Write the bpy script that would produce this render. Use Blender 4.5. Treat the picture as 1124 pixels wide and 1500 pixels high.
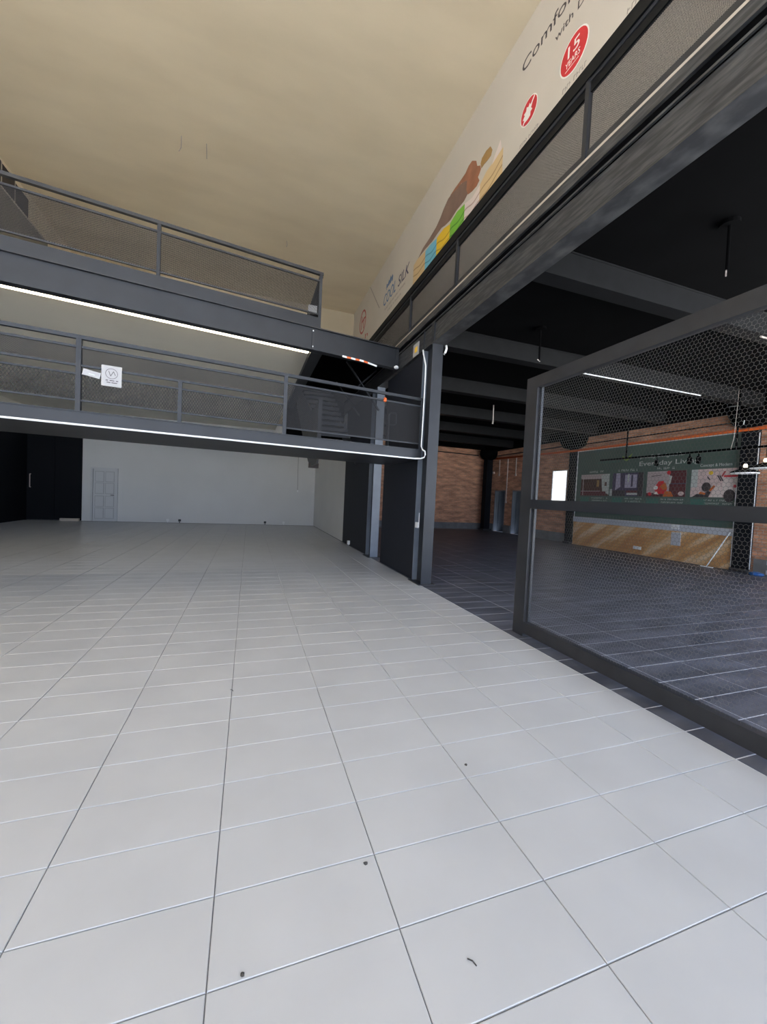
import bpy, math, random
import numpy as np
from mathutils import Vector, Matrix
random.seed(4)
for o in list(bpy.data.objects): bpy.data.objects.remove(o)
S = bpy.context.scene
COL = S.collection

# ------------------------------------------------------------------ camera
FPX, IW, IH, CAMZ = 575.63, 1124, 1500, 1.5
yaw, pitch, roll = (math.radians(a) for a in (18.993, -2.155, 2.737))
fw = Vector((math.sin(yaw)*math.cos(pitch), math.cos(yaw)*math.cos(pitch), math.sin(pitch)))
r0 = Vector((math.cos(yaw), -math.sin(yaw), 0)); u0 = r0.cross(fw)
rt = r0*math.cos(roll)+u0*math.sin(roll); up = -r0*math.sin(roll)+u0*math.cos(roll)
cd = bpy.data.cameras.new('camera'); cam = bpy.data.objects.new('camera', cd); COL.objects.link(cam)
cd.sensor_fit = 'VERTICAL'; cd.sensor_height = 24; cd.lens = FPX/IH*24; cd.clip_start = .02; cd.clip_end = 300
m = Matrix((rt, up, -fw)).transposed().to_4x4(); m.translation = (0, 0, CAMZ); cam.matrix_world = m
S.camera = cam
def px(p):
    d = Vector(p)-Vector((0, 0, CAMZ)); z = d.dot(fw)
    if z < .05: return None
    return IW/2+FPX*d.dot(rt)/z, IH/2-FPX*d.dot(up)/z

# ------------------------------------------------------------------ daylight
W = bpy.data.worlds.new('sky'); S.world = W; W.use_nodes = True
bg = W.node_tree.nodes['Background']; bg.inputs[0].default_value = (.74, .87, 1.12, 1); bg.inputs[1].default_value = 1.0
sun = bpy.data.lights.new('sun', 'SUN'); sun.energy = 16.0; sun.angle = .02; sun.color = (1, .99, .97)
so = bpy.data.objects.new('sun', sun); COL.objects.link(so)
so.rotation_euler = Vector((.2, -.30, -1)).to_track_quat('-Z', 'Y').to_euler()
def portal(loc, w, h, d):                                          # sampling portals in the open fronts
    l = bpy.data.lights.new('opening_portal', 'AREA'); l.shape = 'RECTANGLE'; l.size = w; l.size_y = h; l.cycles.is_portal = True
    lo = bpy.data.objects.new('opening_portal', l); COL.objects.link(lo); lo.location = loc
    lo.rotation_euler = Vector(d).to_track_quat('-Z', 'Z').to_euler()
YR = 1.2                                                           # added unseen recess: dark room's front cut back to let in daylight
portal((-1.8, -5, 5.0), 12.4, 10.1, (0, 1, 0)); portal((8.45, YR, 2.25), 7.9, 4.5, (0, 1, 0))
portal((4.48, (YR-5)/2, 2.25), YR+5, 4.5, (-1, 0, 0)); portal((12.45, (YR+3.6)/2, 2.1), 3.6-YR, 4.2, (-1, 0, 0))
S.view_settings.view_transform = 'Standard'; S.view_settings.look = 'None'
S.view_settings.gamma = 1; S.view_settings.use_curve_mapping = False
S.view_settings.exposure = 1.85

# ------------------------------------------------------------------ materials
def mat(name, col, rough=.6, metal=0, var=0, scale=4, col2=None, bump=0, stretch=(1, 1, 1), emit=0, spec=.5, lo=.35, hi=.65):
    m = bpy.data.materials.new(name); m.use_nodes = True
    nt = m.node_tree; b = nt.nodes['Principled BSDF']
    b.inputs['Base Color'].default_value = (*col, 1); b.inputs['Roughness'].default_value = rough
    b.inputs['Metallic'].default_value = metal; b.inputs['Specular IOR Level'].default_value = spec
    if emit:
        b.inputs['Emission Color'].default_value = (*col, 1); b.inputs['Emission Strength'].default_value = emit
    if var or col2 or bump:
        tc = nt.nodes.new('ShaderNodeTexCoord'); mp = nt.nodes.new('ShaderNodeMapping')
        mp.inputs['Scale'].default_value = stretch
        ge = nt.nodes.new('ShaderNodeNewGeometry')
        nt.links.new(ge.outputs['Position'], mp.inputs[0])
        n = nt.nodes.new('ShaderNodeTexNoise'); n.inputs['Scale'].default_value = scale; n.inputs['Detail'].default_value = 5
        nt.links.new(mp.outputs[0], n.inputs['Vector'])
        if var or col2:
            r = nt.nodes.new('ShaderNodeValToRGB')
            c2 = col2 or tuple(c*(1-var) for c in col)
            r.color_ramp.elements[0].position = lo; r.color_ramp.elements[1].position = hi
            r.color_ramp.elements[0].color = (*c2, 1); r.color_ramp.elements[1].color = (*col, 1)
            nt.links.new(n.outputs['Fac'], r.inputs[0]); nt.links.new(r.outputs[0], b.inputs['Base Color'])
        if bump:
            bp = nt.nodes.new('ShaderNodeBump'); bp.inputs['Strength'].default_value = bump; bp.inputs['Distance'].default_value = .01
            nt.links.new(n.outputs['Fac'], bp.inputs['Height']); nt.links.new(bp.outputs[0], b.inputs['Normal'])
    return m
def brick_mat(name, axis):
    m = bpy.data.materials.new(name); m.use_nodes = True; nt = m.node_tree; b = nt.nodes['Principled BSDF']
    b.inputs['Roughness'].default_value = .9
    g = nt.nodes.new('ShaderNodeNewGeometry'); s = nt.nodes.new('ShaderNodeSeparateXYZ'); c = nt.nodes.new('ShaderNodeCombineXYZ')
    nt.links.new(g.outputs['Position'], s.inputs[0]); nt.links.new(s.outputs[axis], c.inputs[0]); nt.links.new(s.outputs[2], c.inputs[1])
    t = nt.nodes.new('ShaderNodeTexBrick'); nt.links.new(c.outputs[0], t.inputs['Vector'])
    t.inputs['Color1'].default_value = (.70, .36, .21, 1); t.inputs['Color2'].default_value = (.52, .25, .145, 1)
    t.inputs['Mortar'].default_value = (.52, .42, .34, 1); t.inputs['Scale'].default_value = 1
    t.inputs['Brick Width'].default_value = .22; t.inputs['Row Height'].default_value = .075; t.inputs['Mortar Size'].default_value = .008
    n = nt.nodes.new('ShaderNodeTexNoise'); n.inputs['Scale'].default_value = 1.6; n.inputs['Detail'].default_value = 6
    mp = nt.nodes.new('ShaderNodeMapping'); mp.inputs['Scale'].default_value = (1, 4, 1)
    nt.links.new(c.outputs[0], mp.inputs[0]); nt.links.new(mp.outputs[0], n.inputs['Vector'])
    mx = nt.nodes.new('ShaderNodeMixRGB'); mx.blend_type = 'MULTIPLY'; mx.inputs[0].default_value = .7
    r = nt.nodes.new('ShaderNodeValToRGB'); r.color_ramp.elements[0].color = (.45, .40, .38, 1); r.color_ramp.elements[1].color = (1.15, 1.05, 1, 1)
    r.color_ramp.elements[0].position = .35; r.color_ramp.elements[1].position = .62
    nt.links.new(n.outputs['Fac'], r.inputs[0]); nt.links.new(t.outputs['Color'], mx.inputs[1]); nt.links.new(r.outputs[0], mx.inputs[2])
    nt.links.new(mx.outputs[0], b.inputs['Base Color'])
    bp = nt.nodes.new('ShaderNodeBump'); bp.inputs['Strength'].default_value = .6; bp.inputs['Distance'].default_value = .01; bp.invert = True
    nt.links.new(t.outputs['Fac'], bp.inputs['Height']); nt.links.new(bp.outputs[0], b.inputs['Normal'])
    return m
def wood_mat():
    m = bpy.data.materials.new('streaked_wood'); m.use_nodes = True; nt = m.node_tree; b = nt.nodes['Principled BSDF']
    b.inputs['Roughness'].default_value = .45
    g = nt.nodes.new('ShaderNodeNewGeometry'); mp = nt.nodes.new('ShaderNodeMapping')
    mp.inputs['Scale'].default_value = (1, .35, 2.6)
    m0 = nt.nodes.new('ShaderNodeMapping'); m0.inputs['Rotation'].default_value = (math.radians(38), 0, 0)  # brown tones in diagonal streaks, paler between darker
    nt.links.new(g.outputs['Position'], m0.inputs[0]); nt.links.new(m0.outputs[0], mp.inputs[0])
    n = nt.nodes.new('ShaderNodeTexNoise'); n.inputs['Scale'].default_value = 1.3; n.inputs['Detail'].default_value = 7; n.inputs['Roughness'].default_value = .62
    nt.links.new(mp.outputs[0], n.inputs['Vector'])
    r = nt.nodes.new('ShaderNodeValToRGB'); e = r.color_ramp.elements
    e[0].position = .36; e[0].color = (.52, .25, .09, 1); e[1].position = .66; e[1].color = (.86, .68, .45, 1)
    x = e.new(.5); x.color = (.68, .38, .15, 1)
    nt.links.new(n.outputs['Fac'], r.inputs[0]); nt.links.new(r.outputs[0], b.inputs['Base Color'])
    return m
M = dict(
    tile=mat('white_tile', (.48, .485, .495), .32, var=.07, scale=2.2, spec=.45),
    grout=mat('grey_grout', (.16, .16, .17), .9),
    dtile=mat('slate_tile', (.115, .122, .150), .46, col2=(.055, .059, .074), scale=2.5, stretch=(.5, 2.2, 1), bump=.05),
    dgrout=mat('pale_grout', (.60, .61, .66), .8),
    cream=mat('cream_plaster', (.82, .71, .53), .85, col2=(.70, .60, .44), scale=.55, stretch=(.6, 1.6, 1), lo=.3, hi=.7),
    creamw=mat('cream_wall_paint', (.44, .37, .26), .85, var=.1, scale=.6),
    taupe=mat('taupe_paint', (.20, .185, .15), .8, var=.1, scale=1),
    mould=mat('door_moulding', (.38, .40, .42), .6),
    ivory=mat('ivory_soffit', (.80, .76, .66), .85, var=.06, scale=.6),
    white=mat('white_wall', (.66, .67, .67), .8, var=.05, scale=.7),
    black=mat('black_paint', (.003, .003, .0033), .9, var=.3, scale=2, spec=.04),
    blackwall=mat('black_wall', (.0065, .0075, .010), .7, spec=.12),
    steel=mat('grey_steel', (.023, .0255, .031), .45, var=.2, scale=3, spec=.35),
    steel_d=mat('dark_steel', (.030, .031, .035), .45, var=.25, scale=5, spec=.4),
    csteel=mat('black_steel', (.008, .0084, .0092), .6, var=.3, scale=5, spec=.15),
    steel_lit=mat('daylit_steel', (.115, .135, .165), .4, var=.15, scale=4),  # bluish daylight on the columns painted in as a paler steel
    panel=mat('charcoal_panel', (.017, .019, .026), .6, spec=.2),
    worn=mat('worn_steel', (.078, .080, .082), .5, col2=(.024, .025, .028), scale=7, stretch=(1, .6, 5), bump=.3, lo=.42, hi=.72),
    mesh=mat('painted_mesh', (.022, .022, .024), .6, spec=.2),
    wire=mat('hex_wire', (.14, .135, .13), .5, metal=.2),
    brickx=brick_mat('brick_across', 0), bricky=brick_mat('brick_along', 1),
    cement=mat('grey_cement', (.20, .205, .21), .85, var=.3, scale=3),
    concrete=mat('outdoor_concrete', (.50, .50, .49), .9, var=.1, scale=.5),
    banner=mat('banner_print', (.60, .55, .485), .5, var=.05, scale=.8),
    red=mat('red_print', (.62, .025, .035), .5), redd=mat('dull_red_print', (.45, .05, .05), .5),
    wprint=mat('white_print', (.85, .82, .78), .5), dprint=mat('dark_print', (.045, .035, .04), .5), gprint=mat('grey_print', (.30, .26, .24), .5),
    blue=mat('blue_print', (.03, .13, .33), .5), navy=mat('navy_print', (.035, .03, .09), .5),
    skin=mat('tan_print', (.42, .17, .09), .5, var=.3, scale=3), dress=mat('taupe_print', (.25, .155, .12), .5, var=.25, scale=2),
    hair=mat('golden_print', (.36, .21, .07), .5), sand=mat('sand_print', (.66, .48, .25), .5), sandd=mat('sand_dark_print', (.42, .26, .12), .5),
    cyan=mat('cyan_print', (.16, .50, .66), .5), cyand=mat('cyan_dark_print', (.07, .27, .40), .5),
    yellow=mat('yellow_print', (.82, .55, .03), .5), yellowd=mat('yellow_dark_print', (.52, .30, .02), .5),
    green=mat('green_print', (.19, .50, .05), .5), greend=mat('green_dark_print', (.07, .26, .02), .5),
    pinkw=mat('pink_white_print', (.74, .64, .60), .5), pinkd=mat('pink_dark_print', (.48, .33, .30), .5),
    board=mat('green_board', (.075, .125, .105), .5, var=.12, scale=1.5), teal=mat('teal_print', (.05, .15, .125), .5),
    lime=mat('lime_print', (.20, .33, .04), .5), pale=mat('pale_print', (.52, .56, .53), .5),
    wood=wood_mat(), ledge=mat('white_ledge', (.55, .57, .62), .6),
    pvc=mat('white_pvc', (.80, .81, .82), .4), orange=mat('orange_pipe', (.78, .15, .025), .4),
    conduit=mat('pale_conduit', (.46, .40, .36), .5),
    door=mat('grey_door', (.19, .21, .235), .5, var=.08, scale=2), wdoor=mat('white_door', (.56, .58, .60), .5),
    led=mat('led_diffuser', (1, .87, .64), .5, emit=3.2), frosted=mat('frosted_window', (.93, .96, 1), .5, emit=.40),
    paper=mat('paper', (.38, .375, .38), .7), orangetape=mat('orange_tape', (.75, .14, .03), .5),
    bluebag=mat('blue_bag', (.02, .12, .38), .5), beige=mat('beige_board', (.48, .42, .35), .7),
    bulb=mat('bulb', (1, .85, .6), .4, emit=2.0), dirt=mat('debris', (.06, .055, .05), .9), yl=mat('yellow_label', (.80, .52, .04), .5),
    bronze=mat('brown_steel', (.03, .022, .02), .6),
)

# ------------------------------------------------------------------ builders
class B:
    def __init__(s): s.v = []; s.f = []
    def add(s, v, f):
        n = len(s.v); s.v += [tuple(p) for p in v]; s.f += [tuple(i+n for i in q) for q in f]; return s
    def hexa(s, p): return s.add(p, [(0, 3, 2, 1), (4, 5, 6, 7), (0, 1, 5, 4), (1, 2, 6, 5), (2, 3, 7, 6), (3, 0, 4, 7)])
    def box(s, x0, x1, y0, y1, z0, z1):
        return s.hexa([(x0, y0, z0), (x1, y0, z0), (x1, y1, z0), (x0, y1, z0), (x0, y0, z1), (x1, y0, z1), (x1, y1, z1), (x0, y1, z1)])
    def bar(s, p, q, w, h, upv=(0, 0, 1)):
        p, q = Vector(p), Vector(q); d = (q-p).normalized(); a = d.cross(Vector(upv)).normalized()*w/2; b = a.cross(d).normalized()*h/2
        return s.hexa([p-a-b, p+a-b, q+a-b, q-a-b, p-a+b, p+a+b, q+a+b, q-a+b])
    def slab(s, pts, z0, z1):
        n = len(pts); v = [(x, y, z0) for x, y in pts]+[(x, y, z1) for x, y in pts]
        return s.add(v, [tuple(range(n))[::-1], tuple(range(n, 2*n))]+[(i, (i+1) % n, n+(i+1) % n, n+i) for i in range(n)])
    def tube(s, pts, r, n=8):
        pts = [Vector(p) for p in pts]; v = []; f = []
        for i, p in enumerate(pts):
            d = (pts[min(i+1, len(pts)-1)]-pts[max(i-1, 0)]).normalized()
            a = d.cross(Vector((.31, .17, .94)) if abs(d.z) < .9 else Vector((1, .1, 0))).normalized(); b = d.cross(a)
            v += [p+(a*math.cos(t)+b*math.sin(t))*r for t in (2*math.pi*k/n for k in range(n))]
        for i in range(len(pts)-1):
            for k in range(n): f.append((i*n+k, i*n+(k+1) % n, (i+1)*n+(k+1) % n, (i+1)*n+k))
        f += [tuple(range(n))[::-1], tuple(range(len(v)-n, len(v)))]
        return s.add(v, f)
    def lathe(s, c, prof, n=24):
        v = []; f = []
        for r, z in prof: v += [(c[0]+r*math.cos(t), c[1]+r*math.sin(t), c[2]+z) for t in (2*math.pi*k/n for k in range(n))]
        for i in range(len(prof)-1):
            for k in range(n): f.append((i*n+k, i*n+(k+1) % n, (i+1)*n+(k+1) % n, (i+1)*n+k))
        f += [tuple(range(n))[::-1], tuple(range(len(v)-n, len(v)))]
        return s.add(v, f)
    def flat(s, pts, X, t):            # print lying on a wall that faces -X: pts are (Y, z)
        n = len(pts)
        ar = sum(pts[i][0]*pts[(i+1) % n][1]-pts[(i+1) % n][0]*pts[i][1] for i in range(n))
        if ar < 0: pts = pts[::-1]
        v = [(X, y, z) for y, z in pts]+[(X-t, y, z) for y, z in pts]
        return s.add(v, [tuple(range(n)), tuple(range(n, 2*n))[::-1]]+[(i, n+i, n+(i+1) % n, (i+1) % n) for i in range(n)])
def build(name, b, material, parent=None, smooth=False, kind=None):
    v = np.array(b.v, float)
    if parent is not None: org = np.array(parent.matrix_world.translation if parent.parent is None else parent['org'])
    else: org = np.array(((v[:, 0].min()+v[:, 0].max())/2, (v[:, 1].min()+v[:, 1].max())/2, v[:, 2].min()))
    me = bpy.data.meshes.new(name); me.from_pydata((v-org).tolist(), [], b.f); me.update()
    if smooth:
        for p in me.polygons: p.use_smooth = len(p.vertices) == 4
    me.materials.append(M[material] if isinstance(material, str) else material)
    o = bpy.data.objects.new(name, me); COL.objects.link(o)
    if parent is None: o.location = org; o.matrix_world = Matrix.Translation(org)
    else: o.parent = parent; o['org'] = tuple(float(c) for c in org)
    if kind: o['kind'] = kind
    return o
def thing(name, label, cat, loc, group=None):
    o = bpy.data.objects.new(name, None); COL.objects.link(o); o.location = loc; o.matrix_world = Matrix.Translation(loc)
    o.empty_display_size = .1; return tag(o, label, cat, group)
def tag(o, label, cat, group=None):
    o['label'] = label; o['category'] = cat
    if group: o['group'] = group
    return o
def struct(name, b, material, label=None):
    o = build(name, b, material, kind='structure')
    if label: o['label'] = label
    return o
def lettering(txt, X, y0, z0, width, height, material, parent, name='lettering', shear=0, thick=.003):
    c = bpy.data.curves.new('t', 'FONT'); c.body = txt; c.shear = shear; c.resolution_u = 3; c.extrude = 1
    t = bpy.data.objects.new('t', c); COL.objects.link(t)
    me = bpy.data.meshes.new_from_object(t.evaluated_get(bpy.context.evaluated_depsgraph_get()))
    v = np.array([p.co[:] for p in me.vertices]); f = [tuple(p.vertices) for p in me.polygons]
    bpy.data.objects.remove(t); bpy.data.curves.remove(c)
    sx = width/(v[:, 0].max()-v[:, 0].min()); ymin = min(0, v[:, 1].min()); sy = height/v[:, 1].max()
    V = [(X-thick*(1+p[2])/2, y0-(p[0]-v[:, 0].min())*sx, z0+p[1]*sy) for p in v]
    root = list(range(len(V)))
    def find(i):
        while root[i] != i: root[i] = root[root[i]]; i = root[i]
        return i
    for q in f:
        for i in q[1:]: root[find(i)] = find(q[0])
    comp = {}
    for q in f: comp.setdefault(find(q[0]), []).append(q)
    items = []
    for fs in comp.values():
        ids = sorted({i for q in fs for i in q}); xs = [v[i, 0] for i in ids]; items.append([min(xs), max(xs), fs])
    items.sort(key=lambda t: t[0]); glyphs = []
    for it in items:
        if glyphs and it[0] < glyphs[-1][1]-.35*(min(it[1]-it[0], glyphs[-1][1]-glyphs[-1][0])): glyphs[-1][1] = max(glyphs[-1][1], it[1]); glyphs[-1][2] = glyphs[-1][2]+it[2]
        else: glyphs.append(it)
    for g in glyphs:                                               # one flat letter each
        ids = sorted({i for q in g[2] for i in q}); mp = {i: k for k, i in enumerate(ids)}
        b = B(); b.v = [V[i] for i in ids]; b.f = [tuple(mp[i] for i in q) for q in g[2]]
        build('letter', b, material, parent)
def scribble(X, y0, z0, width, height, material, parent, name='lettering', words=None):   # print too small to read: word-sized strokes
    b = B(); y = 0
    while y < width:
        w = random.uniform(.5, .9)*height
        if random.random() < .82:
            b.flat([(y0-y, z0), (y0-y-w*.22, z0), (y0-y-w*.30, z0+height), (y0-y-w*.08, z0+height)], X, .002)
            zz = z0+random.choice((0, .45, .8))*height
            b.flat([(y0-y-w*.2, zz), (y0-y-w*.75, zz), (y0-y-w*.75, zz+height*.2), (y0-y-w*.2, zz+height*.2)], X, .002)
        y += w
    return build(name, b, material, parent, kind='stuff')
def disc(X, yc, zc, r, t, n=28, ry=None):
    return B().flat([(yc+(ry or r)*math.cos(2*math.pi*k/n), zc+r*math.sin(2*math.pi*k/n)) for k in range(n)], X, t)
def ring(X, yc, zc, r1, r0, t, n=32):
    b = B()
    for k in range(n):
        a, c = 2*math.pi*k/n, 2*math.pi*(k+1)/n
        b.flat([(yc+r0*math.cos(a), zc+r0*math.sin(a)), (yc+r1*math.cos(a), zc+r1*math.sin(a)), (yc+r1*math.cos(c), zc+r1*math.sin(c)), (yc+r0*math.cos(c), zc+r0*math.sin(c))], X, t)
    return b
def diamond(O, a, L, H, pa, pb, w, t):      # expanded-metal panel: two families of crossing strands, clipped to the panel
    O, a = Vector(O), Vector(a).normalized(); z = Vector((0, 0, 1)); nrm = a.cross(z); b = B()
    k = pa/pb
    for sgn in (1, -1):
        i0 = -int(H*k/pa)-2
        for i in range(i0, int((L+H*k)/pa)+2):
            s = i*pa
            lo, hi = (0, H)
            # a = s + sgn*k*h in [0, L]
            h1, h2 = ((0-s)/(sgn*k), (L-s)/(sgn*k)); lo = max(lo, min(h1, h2)); hi = min(hi, max(h1, h2))
            if hi-lo < 1e-3: continue
            p = O+a*(s+sgn*k*lo)+z*lo; q = O+a*(s+sgn*k*hi)+z*hi
            b.bar(p+nrm*sgn*t*.4, q+nrm*sgn*t*.4, t, w, upv=nrm.cross(q-p))
    return b

# ------------------------------------------------------------------ setting: floors
XE = 2.875                                # edge between pale and dark floor
GX, GY, TX, TY = -.692, 2.092, .61997, .29585
def tile_mesh(w, d, g=.0018, c=.0022, h=.010):
    x, y = w/2-g, d/2-g
    b = B(); v = [(-x, -y, -h), (x, -y, -h), (x, y, -h), (-x, y, -h), (-x, -y, -c), (x, -y, -c), (x, y, -c), (-x, y, -c),
                  (-x+c, -y+c, 0), (x-c, -y+c, 0), (x-c, y-c, 0), (-x+c, y-c, 0)]
    f = [(8, 9, 10, 11)]+[(4+i, 4+(i+1) % 4, 8+(i+1) % 4, 8+i) for i in range(4)]+[(i, (i+1) % 4, 4+(i+1) % 4, 4+i) for i in range(4)]
    b.add(v, f); return b
def tiles(parent, cols, rows, material, limit=300, gap=.0018):
    cand = []
    for (x0, x1) in cols:
        for (y0, y1) in rows:
            P = [px((x, y, 0)) for x in (x0, x1) for y in (y0, y1)]
            a = 0
            if all(P):
                cx, cy = sum(p[0] for p in P)/4, sum(p[1] for p in P)/4
                if -120 < cx < IW+120 and cy < IH+150:
                    (ax, ay), (bx, by), (dx, dy), (ex, ey) = P[0], P[1], P[3], P[2]
                    a = abs(ax*by-bx*ay+bx*dy-dx*by+dx*ey-ex*dy+ex*ay-ax*ey)/2
                    if cy > IH+60: a = 0
            cand.append((a, x0, x1, y0, y1))
    cand.sort(reverse=True); cache = {}; rest = B(); po = np.array(parent.location)
    for i, (a, x0, x1, y0, y1) in enumerate(cand):
        w, d = round(x1-x0, 4), round(y1-y0, 4); c = Vector(((x0+x1)/2, (y0+y1)/2, 0))
        if i < limit and a > 0:
            if (w, d) not in cache:
                tm = tile_mesh(w, d, gap, .0022 if gap < .003 else .0012); me = bpy.data.meshes.new('tile'); me.from_pydata(tm.v, [], tm.f); me.materials.append(M[material]); cache[(w, d)] = me
            o = bpy.data.objects.new('tile', cache[(w, d)]); COL.objects.link(o); o.parent = parent
            o.location = c-Vector(po)
        else:
            tm = tile_mesh(w, d, gap, .0022 if gap < .003 else .0012); rest.add([(p[0]+c.x, p[1]+c.y, p[2]) for p in tm.v], tm.f)
    build('tile', rest, material, parent, kind='stuff')
rowsY = [(GY+TY*(j-1), GY+TY*j) for j in range(-23, 56)]
rowsY = [(a, min(b, 18.6)) for a, b in rowsY if a < 18.55]
colsW = [(max(-8, GX+TX*(i-1)), min(XE, GX+TX*i)) for i in range(-11, 7)]
colsW = [(a, b) for a, b in colsW if b-a > .03]
colsD = [(XE, 3.50)]+[(3.50+TX*i, min(12.35, 3.50+TX*(i+1))) for i in range(15)]
colsD = [(a, b) for a, b in colsD if b-a > .03]
fl = struct('floor', B().box(-8, XE, -5, 18.6, -.2, -.006), 'grout', 'pale grey tiled showroom floor'); tiles(fl, colsW, rowsY, 'tile')
fr = struct('floor_right', B().box(XE, colsD[2][1], -5, 18.8, -.2, -.0016), 'dgrout', 'dark slate tiled floor of the side room'); tiles(fr, colsD[:3], rowsY+[(18.6, 18.8)], 'dtile', gap=.0038)
fr2 = struct('floor_right_rear', B().box(colsD[2][1], 12.35, YR, 18.8, -.2, -.0016), 'dgrout', 'dark slate tiled floor in front of the mural')
tiles(fr2, colsD[3:], [q for q in rowsY if q[0] > YR]+[(18.6, 18.8)], 'dtile', gap=.0038)
struct('floor_outside', B().box(-60, 60, -60, -5.0, -.25, -.03).box(12.56, 60, -5.0, 20, -.25, -.03).box(4.8, 12.56, -5.0, YR, -.25, -.03), 'concrete', 'concrete forecourt outside the open shop front')  # last slab paves the added recess, bouncing sunlight into the dark room

# ------------------------------------------------------------------ setting: walls and ceilings
XB, ZC = 4.45, 10.12
struct('ceiling', B().box(-8.3, XB+.2, -5.2, 18.9, ZC, ZC+.25), 'cream', 'high cream plastered ceiling')
struct('wall_back', B().box(-8.2, 3.0, 18.6, 18.8, -.2, 4.5), 'white', 'white back wall below the balconies')
struct('wall_back_upper', B().box(-8.2, XB, 18.6, 18.8, 4.5, ZC), 'creamw', 'cream upper back wall above the balcony')
struct('wall_right_upper', B().box(XB, XB+.2, -5, 18.8, 4.72, ZC), 'banner', 'long upper wall carrying the printed banner')
struct('wall_left', B().box(-8.2, -8, 7.2, 18.6, -.2, 3.4), 'blackwall', 'black side wall under the balcony')
struct('wall_left_middle', B().box(-8.2, -8, 7.2, 18.6, 3.4, 4.3), 'ivory', 'pale band of side wall under the balcony soffit')
struct('wall_left_front', B().box(-8.2, -8, -5, 7.2, -.2, ZC), 'cream', 'cream side wall left of the camera')
struct('wall_left_upper', B().box(-6.8, -6.6, 7.2, 18.6, 4.5, ZC).box(-8, -6.8, 7.2, 7.4, 4.6, ZC), 'cream', 'cream upper side wall above the balcony')
struct('wall_partition', B().box(2.92, 3.02, 12.47, 18.6, 0, 4.15), 'white', 'white side partition running back beside the stair')
# door openings in the right wall: (Y0, Y1)
D1, D2, WN = (16.95, 17.85), (15.62, 16.38), (12.88, 13.72)
wr = B(); X0, X1 = 12.35, 12.55
ys = [3.6, WN[0], WN[1], D2[0], D2[1], D1[0], D1[1], 19.0]  # wall starts late: added unseen side opening lets daylight in
for i in range(0, 8, 2): wr.box(X0, X1, ys[i], ys[i+1], -.2, 4.25)
wr.box(X0, X1, WN[0], WN[1], 0, 1.62).box(X0, X1, WN[0], WN[1], 2.98, 4.25)
for d in (D1, D2): wr.box(X0, X1, d[0], d[1], 2.14, 4.25)
struct('wall_right', wr, 'bricky', 'red brick side wall of the dark room')
struct('wall_back_right', B().box(3.0, 12.35, 18.8, 19.0, -.2, 4.4), 'brickx', 'red brick back wall of the dark room')
bb = B()
for a, c in ((3.6, 6.4), (12.75, D2[0]), (D2[1], D1[0]), (D1[1], 18.78)): bb.box(12.31, 12.35, a, c, 0, .38)
struct('baseboard_right', bb, 'cement', 'grey cement skirting under the brick side wall')
struct('baseboard_back', B().box(3.02, 12.31, 18.76, 18.8, 0, .33), 'cement', 'grey cement skirting under the brick back wall')
struct('ceiling_right', B().box(XE+.02, 12.55, YR, 19, 4.50, 4.72).box(XE+.02, XB+.2, -5, YR, 4.50, 4.72), 'black', 'black painted ceiling of the dark room')
struct('trim_1', B().box(11.95, 12.35, YR, 18.8, 4.2, 4.5).box(3.02, 11.95, 18.4, 18.8, 4.33, 4.5), 'black', 'black perimeter drop beam above the brick')
# upper balcony slab
UY = lambda x: 7.83+.148*(x-2.9)
LY = lambda x: 6.46+.135*(x-2.9)
struct('ceiling_mezzanine', B().slab([(-8, UY(-8)+.14), (1.03, UY(1.03)+.14), (1.03, 18.6), (-8, 18.6)], 4.30, 4.62), 'ivory', 'pale soffit slab under the upper balcony')
struct('wall_stair_back', B().box(1.05, 2.92, 12.95, 13.05, 3.35, 4.6).box(1.05, 2.92, 7.95, 13.05, 4.6, 4.64), 'black', 'black bulkhead above the stair well')

# doors and window
def room_door(n, d, label):
    r = thing('door_%d' % n, label, 'door', (12.5, (d[0]+d[1])/2, 0)); r['kind'] = 'structure'
    build('frame', B().box(12.34, 12.56, d[0], d[0]+.04, 0, 2.14).box(12.34, 12.56, d[1]-.04, d[1], 0, 2.14).box(12.34, 12.56, d[0]+.04, d[1]-.04, 2.10, 2.14), 'door', r)
    lf = build('leaf', B().box(12.57, 13.30, d[1]-.09, d[1]-.05, .02, 2.09), 'door', r)
    build('handle', B().tube([(13.2, d[1]-.10, 1.0), (13.2, d[1]-.14, 1.0), (13.08, d[1]-.14, 1.0)], .012), 'steel_d', lf)
    build('passage', B().box(12.56, 14.2, d[0]-.1, d[0]-.05, -.1, 2.3).box(12.56, 14.2, d[1]+.02, d[1]+.07, -.1, 2.3).box(14.15, 14.2, d[0]-.1, d[1]+.07, -.1, 2.3).box(12.56, 14.2, d[0]-.1, d[1]+.07, 2.2, 2.3).box(12.56, 14.2, d[0]-.1, d[1]+.07, -.1, -.01), 'door', r)
room_door(1, D1, 'grey door standing open in the brick wall, nearest the corner column')
room_door(2, D2, 'grey door standing open in the brick wall, nearer the bright window')
w = thing('window_1', 'bright white frosted window in the brick wall', 'window', (12.4, 13.3, 1.62)); w['kind'] = 'structure'
build('window_frame', B().box(12.33, 12.45, WN[0], WN[0]+.03, 1.62, 2.98).box(12.33, 12.45, WN[1]-.03, WN[1], 1.62, 2.98).box(12.33, 12.45, WN[0]+.03, WN[1]-.03, 1.62, 1.65).box(12.33, 12.45, WN[0]+.03, WN[1]-.03, 2.95, 2.98), 'pvc', w)
build('pane', B().box(12.37, 12.39, WN[0]+.03, WN[1]-.03, 1.65, 2.95), 'frosted', w)
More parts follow.
